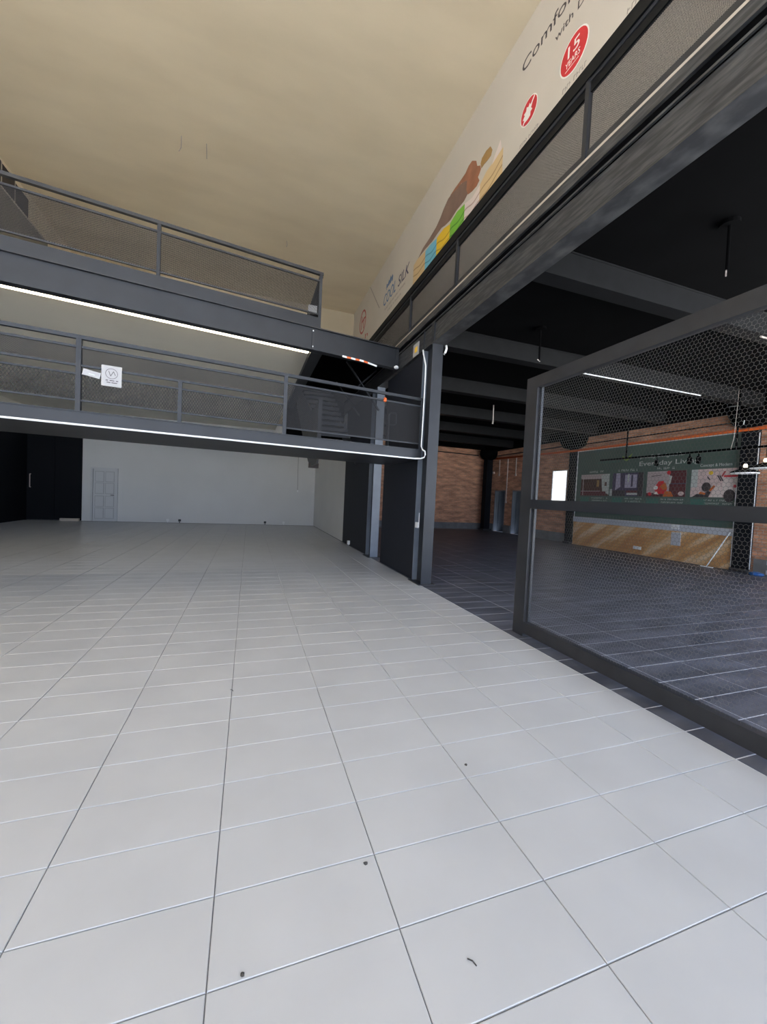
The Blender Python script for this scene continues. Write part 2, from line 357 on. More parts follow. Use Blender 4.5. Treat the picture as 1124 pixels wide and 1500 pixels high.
# white panelled door in the back wall
d3 = thing('door_3', 'white panelled door in the white back wall', 'door', (-5.49, 18.58, 0)); d3['kind'] = 'structure'
build('leaf', B().box(-5.87, -5.11, 18.56, 18.60, .02, 2.07), 'wdoor', d3)
build('door_frame', B().box(-5.95, -5.88, 18.53, 18.60, 0, 2.14).box(-5.10, -5.03, 18.53, 18.60, 0, 2.14).box(-5.88, -5.10, 18.53, 18.60, 2.08, 2.14), 'wdoor', d3)
for xa in (-5.79, -5.44):
    for za, zb in ((.12, .52), (.60, 1.0), (1.12, 1.52), (1.60, 1.98)):
        pn = build('panel', B().box(xa, xa+.27, 18.545, 18.56, za, zb), 'wdoor', d3)
        build('moulding', B().box(xa-.02, xa, 18.552, 18.56, za-.02, zb+.02).box(xa+.27, xa+.29, 18.552, 18.56, za-.02, zb+.02).box(xa, xa+.27, 18.552, 18.56, za-.02, za).box(xa, xa+.27, 18.552, 18.56, zb, zb+.02), 'mould', pn)
build('handle', B().tube([(-5.16, 18.56, 1.06), (-5.16, 18.50, 1.06), (-5.26, 18.50, 1.06)], .012), 'steel_d', d3)
d4 = thing('door_4', 'tall black sliding door at the dark left corner', 'door', (-7.1, 18.55, 0)); d4['kind'] = 'structure'
for a, c in ((-7.98, -7.12), (-7.10, -6.25)): build('leaf', B().box(a, c, 18.50, 18.59, 0.01, 3.4), 'blackwall', d4)
build('handle', B().tube([(-7.86, 18.50, 1.25), (-7.86, 18.44, 1.25), (-7.86, 18.44, 1.75), (-7.86, 18.50, 1.75)], .016), 'conduit', d4)

# ------------------------------------------------------------------ steel frame
def ibeam(b, p, q, z0, z1, w, side=(0, 0), tf=.016, tw=.012):
    p, q = Vector((*p, 0)), Vector((*q, 0)); Z = Vector((0, 0, 1))
    b.bar(p+Z*(z0+tf/2), q+Z*(z0+tf/2), w, tf); b.bar(p+Z*(z1-tf/2), q+Z*(z1-tf/2), w, tf)
    b.bar(p+Z*((z0+z1)/2), q+Z*((z0+z1)/2), tw, z1-z0-2*tf); return b
def hcolumn(name, label, x, y0, y1, w, z1, group=None, front='steel'):
    r = thing(name, label, 'column', (x, (y0+y1)/2, 0), group)
    build('flange', B().box(x-w/2, x+w/2, y0, y0+.018, .012, z1), front, r)
    build('flange', B().box(x-w/2, x+w/2, y1-.018, y1, .012, z1), 'steel_lit', r)  # rear flange coloured paler, as if daylight falls on it
    build('web', B().box(x-.007, x+.007, y0+.018, y1-.018, .012, z1), 'steel', r)
    build('base_plate', B().box(x-w/2-.06, x+w/2+.06, y0-.05, y1+.05, 0, .012), 'steel_d', r)
    return r
hcolumn('steel_column', 'tall grey steel H column at the edge of the dark floor, with white cable', 2.99, 6.22, 6.62, .2, 4.17)
hcolumn('steel_column', 'steel H column between the two black partition panels', 2.97, 9.22, 9.62, .2, 4.17, front='steel_lit')
# long edge beam of the right gallery
r = thing('gallery_beam', 'long dark steel beam with flaking paint along the right gallery edge', 'beam', (3.0, 5, 4.17))
build('lower_flange', B().box(2.88, 3.12, -5, 18.3, 4.17, 4.19), 'worn', r)
build('web', B().box(2.90, 2.93, -5, 18.3, 4.19, 4.51), 'worn', r)
build('upper_flange', B().box(2.875, 3.12, -5, 18.3, 4.51, 4.53), 'worn', r)
build('shadow_gap_fill', B().box(2.91, 3.1, -5, 18.3, 4.53, 4.605), 'steel_d', r)  # dark strip painting in the shadow gap below the edge channel
build('edge_channel', B().box(2.865, 3.1, -5, 18.3, 4.605, 4.715), 'worn', r)
build('floor_edge', B().box(2.868, 3.1, -5, 18.3, 4.720, 4.745), 'beige', r)
for y in (6.22, 6.60): build('stiffener', B().box(2.885, 2.90, y-.006, y+.012, 4.19, 4.51).box(2.88, 2.905, y-.05, y+.05, 4.19, 4.51) if y < 6.3 and y > 6 else B().box(2.882, 2.90, y-.006, y+.006, 4.19, 4.51), 'steel', r)
# cross beams of the dark ceiling
names = ['dark cross beam on the black ceiling, nearest the camera', 'dark cross beam meeting the tall H column', 'third dark cross beam from the camera on the black ceiling',
         'fourth dark cross beam from the camera on the black ceiling', 'fifth dark cross beam from the camera on the black ceiling', 'farthest dark cross beam before the brick back wall']
for i, y in enumerate((3.92, 6.36, 8.8, 11.25, 13.7, 16.1)):
    r = thing('ceiling_beam', names[i], 'beam', (7.5, y, 4.2), 'cross beams of the black ceiling')
    build('lower_flange', B().box(3.12, 11.95, y-.11, y+.11, 4.18, 4.20), 'csteel', r)
    build('web', B().box(3.12, 11.95, y-.10, y+.10, 4.20, 4.48), 'csteel', r)
    build('upper_flange', B().box(3.12, 11.95, y-.11, y+.11, 4.48, 4.50), 'csteel', r)
for i, (y, z) in enumerate(((2.82, 3.98), (5.6, 3.95), (10.4, 3.9))):
    x = (4.59, 4.59, 6.96)[i]
    r = thing('hanging_rod', ('dark hanging rod with ceiling plate above the mesh screen', 'dark hanging rod with ceiling plate beyond the screen top', 'short pale hanging rod deep under the black ceiling')[i], 'rod', (x, y, z))
    build('ceiling_plate', B().lathe((x, y, 4.46), [(.09, 0), (.09, .04)], 16), 'black', r)
    build('rod', B().tube([(x, y, 4.46), (x+.01, y, z)], .016 if i < 2 else .02), ('black', 'black', 'conduit')[i], r)
    build('crossbar', B().bar((x-.05, y-.03, z), (x+.05, y+.03, z), .012, .012), 'conduit', r)

# ------------------------------------------------------------------ upper balcony edge
def sk(fy, x, off=0): return (x, fy(x)+off)
r = thing('balcony_beam', 'grey steel beam carrying the upper balcony, spanning left to right', 'beam', (-1.8, UY(-1.8), 4.2))
ub = lambda x, off, z: (x, UY(x)+off, z)
build('lower_flange', B().bar(ub(-8, .07, 4.209), ub(2.875, .07, 4.209), .15, .018), 'steel', r)
build('web', B().bar(ub(-8, .035, 4.41), ub(2.875, .035, 4.41), .03, .384), 'steel', r)
build('upper_flange', B().bar(ub(-8, .06, 4.611), ub(2.875, .06, 4.611), .17, .018), 'steel_d', r)
build('splice_plate', B().bar(ub(1.02, .012, 4.41), ub(1.06, .012, 4.41), .012, .38), 'steel_d', r)
for z in (4.25, 4.54): build('bolt', B().lathe(ub(1.04, .0, z), [(.012, 0), (.012, .02)], 8), 'pvc', r)
build('end_plate', B().bar(ub(2.80, .015, 4.41), ub(2.87, .015, 4.41), .02, .38), 'steel', r)
r = thing('balcony_railing', 'upper balcony railing with fine dark mesh infill', 'railing', (-1.8, UY(-1.8), 4.62))
build('kick_channel', B().bar(ub(-6.6, .03, 4.72), ub(1.17, .03, 4.72), .06, .19), 'steel', r)
build('top_rail', B().bar(ub(-6.6, .03, 5.635), ub(1.19, .03, 5.635), .06, .05), 'steel_d', r)
build('rail', B().bar(ub(-6.6, .03, 5.50), ub(1.14, .03, 5.50), .03, .03), 'steel_d', r)
build('bottom_rail', B().bar(ub(-6.6, .03, 4.885), ub(1.14, .03, 4.885), .03, .025), 'steel_d', r)
px_ = (-6.5, -4.09, -1.47, 1.15)
for x in px_: build('post', B().box(x-.025, x+.025, UY(x)+.005, UY(x)+.055, 4.815, 5.61), 'steel', r)
for a, c in zip(px_[:-1], px_[1:]):
    o = ub(a+.025, .03, 4.90); e = ub(c-.025, .03, 4.90)
    build('mesh_panel', diamond(o, Vector(e)-Vector(o), (Vector(e)-Vector(o)).length, .585, .030, .016, .0042, .002), 'mesh', r, kind='stuff')
# return leg of the railing beside the stair opening
r = thing('stair_opening_railing', 'upper railing running back beside the stair opening', 'railing', (1.17, 9.8, 4.62))
build('top_rail', B().box(1.14, 1.20, 7.66, 12.4, 5.61, 5.66), 'steel_d', r)
build('bottom_rail', B().box(1.155, 1.185, 7.70, 12.4, 4.87, 4.90), 'steel_d', r)
for y in (7.68, 9.2, 10.8, 12.38): build('post', B().box(1.15, 1.19, y-.02, y+.02, 4.64, 5.61), 'steel_d', r)
build('mesh_panel', diamond((1.17, 7.7, 4.9), (0, 1, 0), 4.68, .71, .030, .016, .0042, .002), 'mesh', r, kind='stuff')
tag(build('junction_box', B().box(.94, 1.10, UY(1)+.06, UY(1)+.12, 4.90, 5.04), 'pvc'), 'small white box at the end post of the upper balcony railing', 'box')
build('stub_beam', B().box(1.03, 1.25, UY(1.1)+.17, 12.95, 4.2, 4.60), 'steel_d', None); bpy.context.view_layer.update()
tag(COL.objects[-1], 'dark steel trimmer beam along the stair opening under the upper balcony', 'beam')
# lit strip under the balcony
r = thing('strip_light', 'long lit warm white strip light under the upper balcony beam', 'light', (-2, UY(-2)+.22, 4.24))
build('housing', B().bar(ub(-6.4, .27, 4.278), ub(1.0, .27, 4.278), .14, .036), 'pvc', r)
build('diffuser', B().bar(ub(-6.4, .27, 4.245), ub(1.0, .27, 4.245), .125, .03), 'led', r)
# loft bulkhead far up left
r = thing('loft', 'grey loft bulkhead with dark panel railing at the upper left', 'loft', (-6.05, 11, 6.9))
build('fascia', B().box(-6.6, -5.5, 8.0, 13.68, 6.9, 8.05), 'taupe', r)
build('edge_strip', B().box(-5.53, -5.49, 8.0, 13.68, 8.05, 8.09), 'beige', r)
for a, c, h in ((10.2, 11.5, 8.62), (11.56, 12.05, 8.60), (12.08, 12.66, 8.55)): build('panel', B().box(-5.54, -5.5, a, c, 8.09, h), 'bronze', r)
for y in (11.53, 12.065): build('post', B().box(-5.55, -5.50, y-.015, y+.015, 8.09, 8.62), 'beige', r)

# ------------------------------------------------------------------ lower walkway
BY = lambda x: 8.23+.145*(x-1.83)
r = thing('lower_walkway', 'low steel walkway crossing below the upper balcony', 'walkway', (-2.2, 6.6, 2.19))
build('deck_plate', B().slab([(-8, LY(-8)+.02), (2.86, LY(2.86)+.02), (2.86, BY(2.86)-.3), (-8, BY(-8))], 2.30, 2.365), 'steel_d', r)
lb = lambda x, off, z: (x, LY(x)+off, z)
build('edge_channel', B().bar(lb(-8, .0, 2.285), lb(2.87, .0, 2.285), .02, .17).bar(lb(-8, .04, 2.205), lb(2.87, .04, 2.205), .09, .012).bar(lb(-8, .0, 2.37), lb(2.87, .0, 2.37), .05, .012), 'steel', r)
build('soffit', B().slab([(-8, LY(-8)+.09), (2.86, LY(2.86)+.09), (2.86, BY(2.86)-.3), (-8, BY(-8))], 2.20, 2.215), 'steel_d', r)
build('back_channel', B().bar((-8, BY(-8), 2.285), (2.86, BY(2.86)-.3, 2.285), .02, .17), 'steel_d', r)
r = thing('lower_railing', 'lower walkway railing with diamond mesh, hung with paper notices', 'railing', (-2.2, LY(-2.2), 2.37))
build('top_rail', B().bar(lb(-8, .02, 3.275), lb(2.9, .02, 3.255), .05, .045), 'steel', r)
build('rail', B().bar(lb(-8, .02, 3.165), lb(2.86, .02, 3.135), .028, .028), 'steel', r)
build('rail', B().bar(lb(-8, .02, 2.935), lb(.47, .02, 2.925), .028, .028), 'steel', r)
build('mesh_rail', B().bar(lb(-8, .02, 2.83), lb(.47, .02, 2.82), .025, .02), 'steel', r)
build('mesh_rail', B().bar(lb(-8, .02, 2.505), lb(.47, .02, 2.505), .025, .02).bar(lb(.47, .02, 2.475), lb(2.86, .02, 2.475), .025, .022), 'steel', r)
full = (-7.2, -4.6, -2.01, .47, 2.85); short = (-5.9, -3.3, -.92)
for x in full: build('post', B().box(x-.027, x+.027, LY(x)-.005, LY(x)+.045, 2.376, 3.25), 'steel', r)
for x in short: build('short_post', B().box(x-.024, x+.024, LY(x), LY(x)+.04, 2.376, 2.92), 'steel', r)
allp = sorted(full[:4]+short)
for a, c in zip(allp[:-1], allp[1:]):
    o = Vector(lb(a+.027, .02, 2.515)); e = Vector(lb(c-.027, .02, 2.515))
    build('mesh_panel', diamond(o, e-o, (e-o).length, .305, .034, .056, .0045, .002), 'mesh', r, kind='stuff')
for a, c in zip(full[:3], full[1:4]):
    o = Vector(lb(a+.027, .02, 2.95)); e = Vector(lb(c-.027, .02, 2.95))
    build('fine_mesh_panel', diamond(o, e-o, (e-o).length, .20, .018, .012, .0026, .0015), 'mesh', r, kind='stuff')
o = Vector(lb(.5, .02, 2.487)); e = Vector(lb(2.82, .02, 2.487))
build('mesh_panel', diamond(o, e-o, (e-o).length, .635, .026, .016, .0042, .002), 'mesh', r, kind='stuff')
# notices hung on the railing
r = thing('notice', 'white paper notice with round emblem on the lower railing', 'notice', lb(-1.67, -.02, 2.72))
n0 = B().bar(lb(-1.775, -.02, 2.845), lb(-1.565, -.02, 2.845), .002, .255); build('sheet', n0, 'paper', r)
b = B()
for k in range(20):
    a, c = 2*math.pi*k/20, 2*math.pi*(k+1)/20
    b.bar(lb(-1.67+.062*math.cos(a), -.0225, 2.875+.062*math.sin(a)), lb(-1.67+.062*math.cos(c), -.0225, 2.875+.062*math.sin(c)), .001, .005)
for q in ((-.03, .03, -.01, -.03), (-.01, -.03, .02, .03), (.02, .03, .04, -.02)): b.bar(lb(-1.67+q[0], -.0225, 2.875+q[1]), lb(-1.67+q[2], -.0225, 2.875+q[3]), .001, .006)
build('emblem', b, 'dprint', r)
b = B()
for zz, seq in ((2.79, ((-.06, -.035), (-.02, .03), (.045, .07))), (2.765, ((-.05, -.01), (0, .06)))):
    for a, c in seq: b.bar(lb(-1.67+a, -.0225, zz), lb(-1.67+c, -.0225, zz), .001, .010)
build('lettering', b, 'dprint', r, kind='stuff')
r = thing('notice_strip', 'small blank white paper strip beside the railing post', 'notice', lb(-1.87, -.02, 2.79))
build('sheet', B().bar(lb(-1.96, -.02, 2.855), lb(-1.785, -.02, 2.825), .002, .075), 'paper', r)
build('lettering', B().bar(lb(-1.90, -.0225, 2.838), lb(-1.84, -.0225, 2.828), .001, .012), 'pale', r)
tag(build('red_tie', B().lathe(lb(2.12, 0, 3.10), [(.002, 0), (.03, .02), (.022, .045), (.03, .06), (.004, .085)], 7).bar(lb(2.09, -.02, 3.115), lb(2.14, -.02, 3.16), .012, .012), 'orangetape'), 'bright red tie knotted on the lower walkway rail', 'tie')
# white cable along the walkway and up the column
pts = [lb(x, -.024, 2.205) for x in np.linspace(-7.9, 2.6, 30)]+[(2.72, LY(2.72)-.05, 2.203), (2.82, 6.34, 2.205), (2.865, 6.29, 2.225), (2.875, 6.27, 2.27), (2.872, 6.28, 2.33), (2.862, 6.37, 2.37), (2.858, 6.42, 2.43), (2.86, 6.41, 2.9), (2.86, 6.40, 3.5), (2.86, 6.41, 3.84), (2.86, 6.46, 3.95), (2.858, 6.53, 4.08), (2.86, 6.56, 4.16)]
tag(build('white_cable', B().tube(pts, .013, 8), 'pvc', smooth=True), 'white cable running under the walkway edge and up the H column', 'cable')
tag(build('white_cable', B().tube([(3.13, 6.20, 4.16), (3.135, 6.19, 4.10), (3.11, 6.18, 4.03), (3.09, 6.18, 4.0)], .02, 8), 'pvc', smooth=True), 'short stub of white cable on the right of the H column top', 'cable')
tag(build('cable_end', B().lathe((2.80, 7.76, 4.16), [(.01, 0), (.045, .015), (.05, .05), (.02, .07)], 12), 'pvc', smooth=True), 'white foam blob under the corner of balcony beam and gallery beam', 'cable end')
r = thing('warning_plate', 'white plate with yellow square on the gallery beam by the H column', 'sign', (2.87, 6.92, 4.2))
build('plate', B().box(2.865, 2.874, 6.78, 7.04, 4.17, 4.40), 'paper', r); build('yellow_square', B().box(2.862, 2.865, 6.84, 6.96, 4.23, 4.33), 'yl', r)
r = thing('hazard_tape', 'red and white tape strip hanging under the balcony beam', 'tape', ub(2.0, 0, 4.15))
tp = [(1.63, 4.20), (1.72, 4.195), (1.81, 4.197), (1.90, 4.192), (1.99, 4.195), (2.08, 4.19), (2.17, 4.18), (2.27, 4.165), (2.37, 4.15)]
for i in range(len(tp)-1): build('stripe', B().bar(ub(tp[i][0], -.012, tp[i][1]), ub(tp[i+1][0], -.012, tp[i+1][1]), .004, .035), 'orangetape' if i in (1, 3, 5) else 'pvc', r)

# ------------------------------------------------------------------ stair between the two levels
r = thing('staircase', 'dark steel stair climbing from the walkway to the upper balcony', 'stair', (1.8, 10, 2.13))
sl = .66
b = B()
prof = [(8.20, 2.13), (9.05, 2.13), (9.5, 2.28), (12.4, 4.12), (12.4, 4.6), (12.0, 4.6), (9.2, 3.40), (8.20, 3.40)]
n = len(prof); v = [(1.30, y, z) for y, z in prof]+[(1.34, y, z) for y, z in prof]
b.add(v, [tuple(range(n)), tuple(range(n, 2*n))[::-1]]+[(i, n+i, n+(i+1) % n, (i+1) % n) for i in range(n)])
build('side_panel', b, 'steel_d', r)
build('stringer', B().bar((2.18, 8.3, 2.30), (2.18, 12.5, 4.52), .03, .25), 'steel_d', r)
build('handrail', B().tube([(2.18, 8.2, 3.2), (2.18, 12.3, 5.4)], .02), 'steel_d', r)
build('newel', B().box(1.29, 1.37, 8.17, 8.24, 2.37, 3.45), 'steel', r)
for k in range(12): build('tread', B().box(1.34, 2.165, 8.35+.27*k, 8.62+.27*k, 2.50+.178*k, 2.53+.178*k).box(1.34, 2.165, 8.35+.27*k, 8.37+.27*k, 2.46+.178*k, 2.50+.178*k), 'steel', r)
build('lower_bracket', B().slab([(1.26, 9.0), (1.48, 9.0), (1.48, 9.1), (1.26, 9.1)], 2.09, 2.2), 'bronze', r)
for i, (p, q, l) in enumerate((((2.03, 9, 4.58), (2.86, 9, 3.55), 'steep diagonal brace in the stair well below the balcony beam'), ((2.77, 9.08, 4.5), (2.35, 9.08, 4.08), 'short diagonal brace rising to the gallery beam in the stair well'))):
    tag(build('diagonal_brace', B().bar(p, q, .03, .06, upv=(0, 1, 0)), 'steel'), l, 'brace')
tag(build('looped_handrail', B().tube([(2.70, 7.78, 2.367), (2.70, 7.78, 3.2), (2.72, 7.78, 3.26), (2.84, 7.78, 3.26), (2.86, 7.78, 3.22), (2.86, 7.78, 3.06), (2.82, 7.78, 3.02), (2.72, 7.78, 3.02)], .02), 'steel'), 'steel handrail end bent into a loop behind the lower mesh', 'handrail')
tag(build('partition_panel', B().box(2.92, 2.98, 9.68, 12.46, 0, 4.15), 'panel'), 'black partition panel between the white side wall and second column', 'panel')
tag(build('partition_panel', B().box(2.92, 2.98, 6.66, 8.58, 0, 4.15), 'panel'), 'black partition panel right behind the tall H column', 'panel')
tag(build('switch_box', B().box(2.87, 2.90, 6.44, 6.54, .98, 1.08).box(2.875, 2.885, 6.40, 6.41, 1.0, 1.25), 'pvc'), 'small white switch box on the inner side of the H column', 'switch')
tag(build('floor_socket', B().box(2.85, 2.92, 11.45, 11.55, .03, .14).box(2.88, 2.895, 11.49, 11.50, .0, .03), 'pvc'), 'white socket at the foot of the far black panel', 'socket')

# ------------------------------------------------------------------ right gallery railing and banner
r = thing('gallery_railing', 'right gallery railing with fine mesh above the long beam', 'railing', (2.9, 5, 4.72))
build('top_rail', B().box(2.86, 2.94, -5, 18.2, 5.485, 5.62), 'csteel', r)
build('rail', B().box(2.875, 2.905, -5, 18.2, 5.445, 5.48), 'steel', r)
build('mesh_rail', B().box(2.885, 2.915, -5, 18.2, 5.36, 5.444), 'csteel', r)
build('bottom_rail', B().box(2.885, 2.92, -5, 18.2, 4.765, 4.825), 'steel_d', r)
gp = (-4.3, -1.85, .62, 3.06, 5.5, 7.33, 9.8, 12.2, 14.6, 17.0)
for y in gp: build('post', B().box(2.87, 2.915, y-.025, y+.025, 4.745, 5.55), 'steel', r)
for a, c in zip((-5,)+gp, gp+(18.2,)):
    build('mesh_panel', diamond((2.90, a+.02, 4.82), (0, 1, 0), c-a-.04, .545, .013, .009, .0022, .0012), 'mesh', r, kind='stuff')

XP = XB-.004
r = thing('banner', 'long wall banner advertising mattresses above the right gallery', 'banner', (XB, 8, 6.8))
build('sheet', B().box(XP, XB-.0005, -2.9, 15.86, 6.8, ZC-.02), 'banner', r)
build('sheet', B().box(XP, XB-.0005, 15.90, 18.55, 6.8, ZC-.02), 'banner', r)
build('fold', B().flat([(15.95, 10.1), (15.90, 10.1), (14.50, 8.66), (14.56, 8.66)], XP, .004), 'gprint', r)
lettering('COOL', XP, 14.02, 8.47, 1.25, .38, 'blue', r, shear=.25)
lettering('SILK', XP, 12.55, 8.47, .98, .33, 'navy', r, shear=.25)
b = B()
for a, zt, l in ((13.35, 9.0, .26), (13.52, 9.0, .2), (13.18, 9.0, .22), (13.70, 9.02, .12)):
    b.flat([(a+.05, zt), (a-.05, zt), (a-.09, zt+l*.6), (a-.02, zt+l), (a+.06, zt+l*.6)], XP, .003)
for k in range(5): b.flat([(13.72+.10*math.cos(k*1.26)-.02, 9.06+.1*math.sin(k*1.26)), (13.72+.02, 9.05), (13.72-.02, 9.07), (13.72+.10*math.cos(k*1.26)+.03, 9.06+.1*math.sin(k*1.26))], XP, .002)
build('crown_motif', b, 'blue', r)
scribble(XP, 13.85, 8.27, 2.0, .07, 'gprint', r); scribble(XP, 13.5, 8.10, 1.25, .06, 'gprint', r)
rg = build('ring_logo', ring(XP, 16.9, 9.08, .50, .42, .003), 'redd', r)
b = B().flat([(17.12, 8.8), (17.03, 8.8), (17.0, 9.36), (17.09, 9.36)], XP, .003).flat([(16.80, 8.76), (16.71, 8.76), (16.68, 9.2), (16.77, 9.2)], XP, .003).flat([(17.05, 9.05), (16.72, 9.12), (16.72, 9.2), (17.05, 9.13)], XP, .003).flat([(16.75, 9.12), (16.47, 9.1), (16.47, 9.17), (16.75, 9.2)], XP, .003)
build('monogram', b, 'redd', r)
lettering('h', XP, 16.42, 8.18, .40, .2, 'redd', r); lettering('Comfortable', XP, 6.34, 9.29, 1.95, .20, 'dprint', r); lettering('with Different', XP, 5.50, 8.97, 1.25, .12, 'dprint', r)
build('badge', disc(XP, 5.06, 8.385, .285, .002), 'wprint', r)['label'] = 'pale rim of the 15 years badge'
bd = build('badge', disc(XP, 5.06, 8.385, .265, .004), 'red', r); bd['label'] = 'round red 15 years badge'
lettering('15', XP-.004, 5.18, 8.39, .23, .17, 'wprint', bd, name='numeral'); lettering('YEARS', XP-.004, 5.22, 8.26, .29, .085, 'wprint', bd)
build('underline', B().flat([(5.22, 8.215), (4.95, 8.215), (4.95, 8.225), (5.22, 8.225)], XP-.004, .002), 'wprint', bd)
build('badge', disc(XP, 6.08, 8.425, .225, .002), 'wprint', r)
bd = build('badge', disc(XP, 6.08, 8.425, .208, .004), 'red', r); bd['label'] = 'round red badge with crossed-out mite'
bug = [(6.19, 8.30), (6.20, 8.36), (6.24, 8.38), (6.18, 8.42), (6.21, 8.46), (6.15, 8.47), (6.14, 8.53), (6.09, 8.50), (6.06, 8.54), (6.03, 8.48), (5.99, 8.49), (6.02, 8.43), (5.98, 8.38), (6.03, 8.37), (6.03, 8.31), (6.09, 8.29)]
build('mite', B().flat(bug, XP-.004, .002), 'wprint', bd)
build('slash', B().flat([(6.235, 8.29), (6.215, 8.27), (5.925, 8.56), (5.945, 8.58)], XP-.004, .003), 'wprint', bd)
for (y, z, w_, h_) in ((6.29, 7.93, .46, .06), (6.15, 7.81, .24, .05), (5.26, 7.94, .44, .07), (5.30, 7.80, .5, .07), (4.14, 7.92, .5, .07), (4.16, 7.79, .5, .07)): scribble(XP, y, z, w_, h_, 'gprint', r)
# printed picture: figure lying on folded mattress layers
def ray_y(cx, cy, X=XP):       # picture outline measured in the photo, kept at the banner's own plane and size
    x, y = 580+cx*.16014, 200+cy*.16014
    d = fw+rt*((x-IW/2)/FPX)-up*((y-IH/2)/FPX); t = X/d.x
    return (d.y*t, CAMZ+d.z*t)
P = lambda pts: [ray_y(*p) for p in pts]
pic = build('picture', B().flat([(11.15, 7.45), (6.8, 7.45), (6.8, 8.0), (11.15, 7.6)], XP, .001), 'sand', r)
def wave(y0, y1, z0, z1, amp, th, X, m, ph=0):
    b = B(); n = 10
    T = [(y0+(y1-y0)*i/n, z0+(z1-z0)*i/n+amp*math.sin(ph+6.3*i/n)) for i in range(n+1)]
    b.flat(T+[(y, z-th) for y, z in T[::-1]], X, .001); build('fold', b, m, pic)
def layer(name, top, ybot, m, md, k=2):
    T = P(top); y0, y1 = T[0][0], T[-1][0]
    build(name, B().flat(T+[(y1, ybot), (y0, ybot)], XP, .002), m, pic)
    for i in range(1, k+1):
        wave(y0, y1, T[0][1]-.17*i, T[-1][1]-.17*i, .03, .035, XP-.002, md, i)
layer('layer', [(165, 1180), (200, 1120), (272, 1050)], 7.5, 'sand', 'sandd')
layer('layer', [(272, 1050), (320, 985), (376, 930)], 7.5, 'cyan', 'cyand')
layer('layer', [(376, 930), (440, 840), (498, 800)], 7.5, 'yellow', 'yellowd')
layer('layer', [(498, 795), (560, 690), (632, 615)], 7.5, 'green', 'greend')
layer('layer', [(632, 615), (700, 560), (772, 440)], 7.5, 'pinkw', 'pinkd')
layer('layer', [(772, 440), (830, 320), (910, 210), (985, 95)], 7.5, 'sand', 'sandd', 3)
build('pillow', B().flat(P([(880, 260), (905, 180), (960, 30), (970, 110), (930, 180)]), XP, .0022), 'pinkw', pic)
build('dress', B().flat(P([(655, 385), (660, 520), (625, 590), (560, 670), (500, 765), (450, 815), (420, 835), (370, 905), (330, 965), (270, 1030), (205, 1115), (250, 1020), (310, 930), (370, 830), (410, 740), (440, 660), (480, 570), (540, 490), (610, 425)]), XP, .0035), 'dress', pic)
build('body', B().flat(P([(700, 222), (738, 222), (746, 270), (775, 265), (780, 295), (765, 340), (752, 370), (766, 400), (740, 455), (700, 500), (662, 530), (648, 490), (655, 400), (600, 430), (570, 470), (500, 540), (545, 470), (600, 395), (640, 335), (668, 270)]), XP, .005), 'skin', pic)
build('hair', B().flat(P([(778, 250), (790, 200), (830, 130), (868, 90), (885, 120), (872, 175), (835, 225), (805, 260), (785, 290)]), XP, .006), 'hair', pic)

# ------------------------------------------------------------------ chicken-wire screen on the dark floor
XF = 3.02
r = thing('wire_screen', 'framed hexagonal wire screen standing on the dark floor', 'screen', (XF, 1.9, 0))
build('post', B().box(XF-.035, XF+.035, 3.63, 3.81, 0, 2.93), 'steel_d', r)
build('post', B().box(XF-.035, XF+.035, -.12, .0, 0, 2.93), 'steel_d', r)
build('inner_bead', B().box(XF+.0, XF+.03, 3.60, 3.63, .17, 1.45).box(XF+.0, XF+.03, 3.60, 3.63, 1.55, 2.80), 'steel', r)
build('top_rail', B().box(XF-.035, XF+.035, 0, 3.63, 2.80, 2.93), 'steel_d', r)
build('middle_rail', B().box(XF-.035, XF+.035, 0, 3.63, 1.45, 1.552), 'steel', r)
build('bottom_rail', B().box(XF-.035, XF+.035, 0, 3.63, .04, .165), 'steel_d', r)
def hexwire(y0, y1, z0, z1, w=.029, s=.0175, dz=.009, rad=.0009):
    # pointy-top hexagons: width w, vertical side s, slanted rise dz
    row = s+dz; E = []
    nr = int((z1-z0)/row)+1; nc = int((y1-y0)/w)+1
    for i in range(nr):
        zb = z0+i*row; off = (i % 2)*w/2
        for j in range(-1, nc+1):
            y = y0+j*w+off
            E += [((y, zb), (y, zb+s)), ((y, zb+s), (y+w/2, zb+s+dz)), ((y, zb+s), (y-w/2, zb+s+dz))]
    E = [(a, c) for a, c in E if y0 <= min(a[0], c[0]) and max(a[0], c[0]) <= y1 and max(a[1], c[1]) <= z1]
    A = np.array([e[0] for e in E]); C = np.array([e[1] for e in E]); d = C-A; d /= np.linalg.norm(d, axis=1)[:, None]
    nn = np.stack([-d[:, 1], d[:, 0]], 1); n = len(E); v = np.zeros((n, 6, 3))
    for k in range(3):
        t = 2*math.pi*k/3
        for q, Q in ((0, A), (3, C)):
            v[:, q+k, 0] = XF+rad*math.cos(t); v[:, q+k, 1:] = Q+nn*rad*math.sin(t)
    b = B(); b.v = v.reshape(-1, 3)
    base = np.arange(n)[:, None]*6
    b.f = np.concatenate([base+np.array(q)[None] for q in ((0, 1, 4, 3), (1, 2, 5, 4), (2, 0, 3, 5))]).tolist()
    return b
build('wire_mesh', hexwire(.0, 3.63, 1.552, 2.80), 'wire', r, kind='stuff')
build('wire_mesh', hexwire(.0, 3.63, .165, 1.45), 'wire', r, kind='stuff')

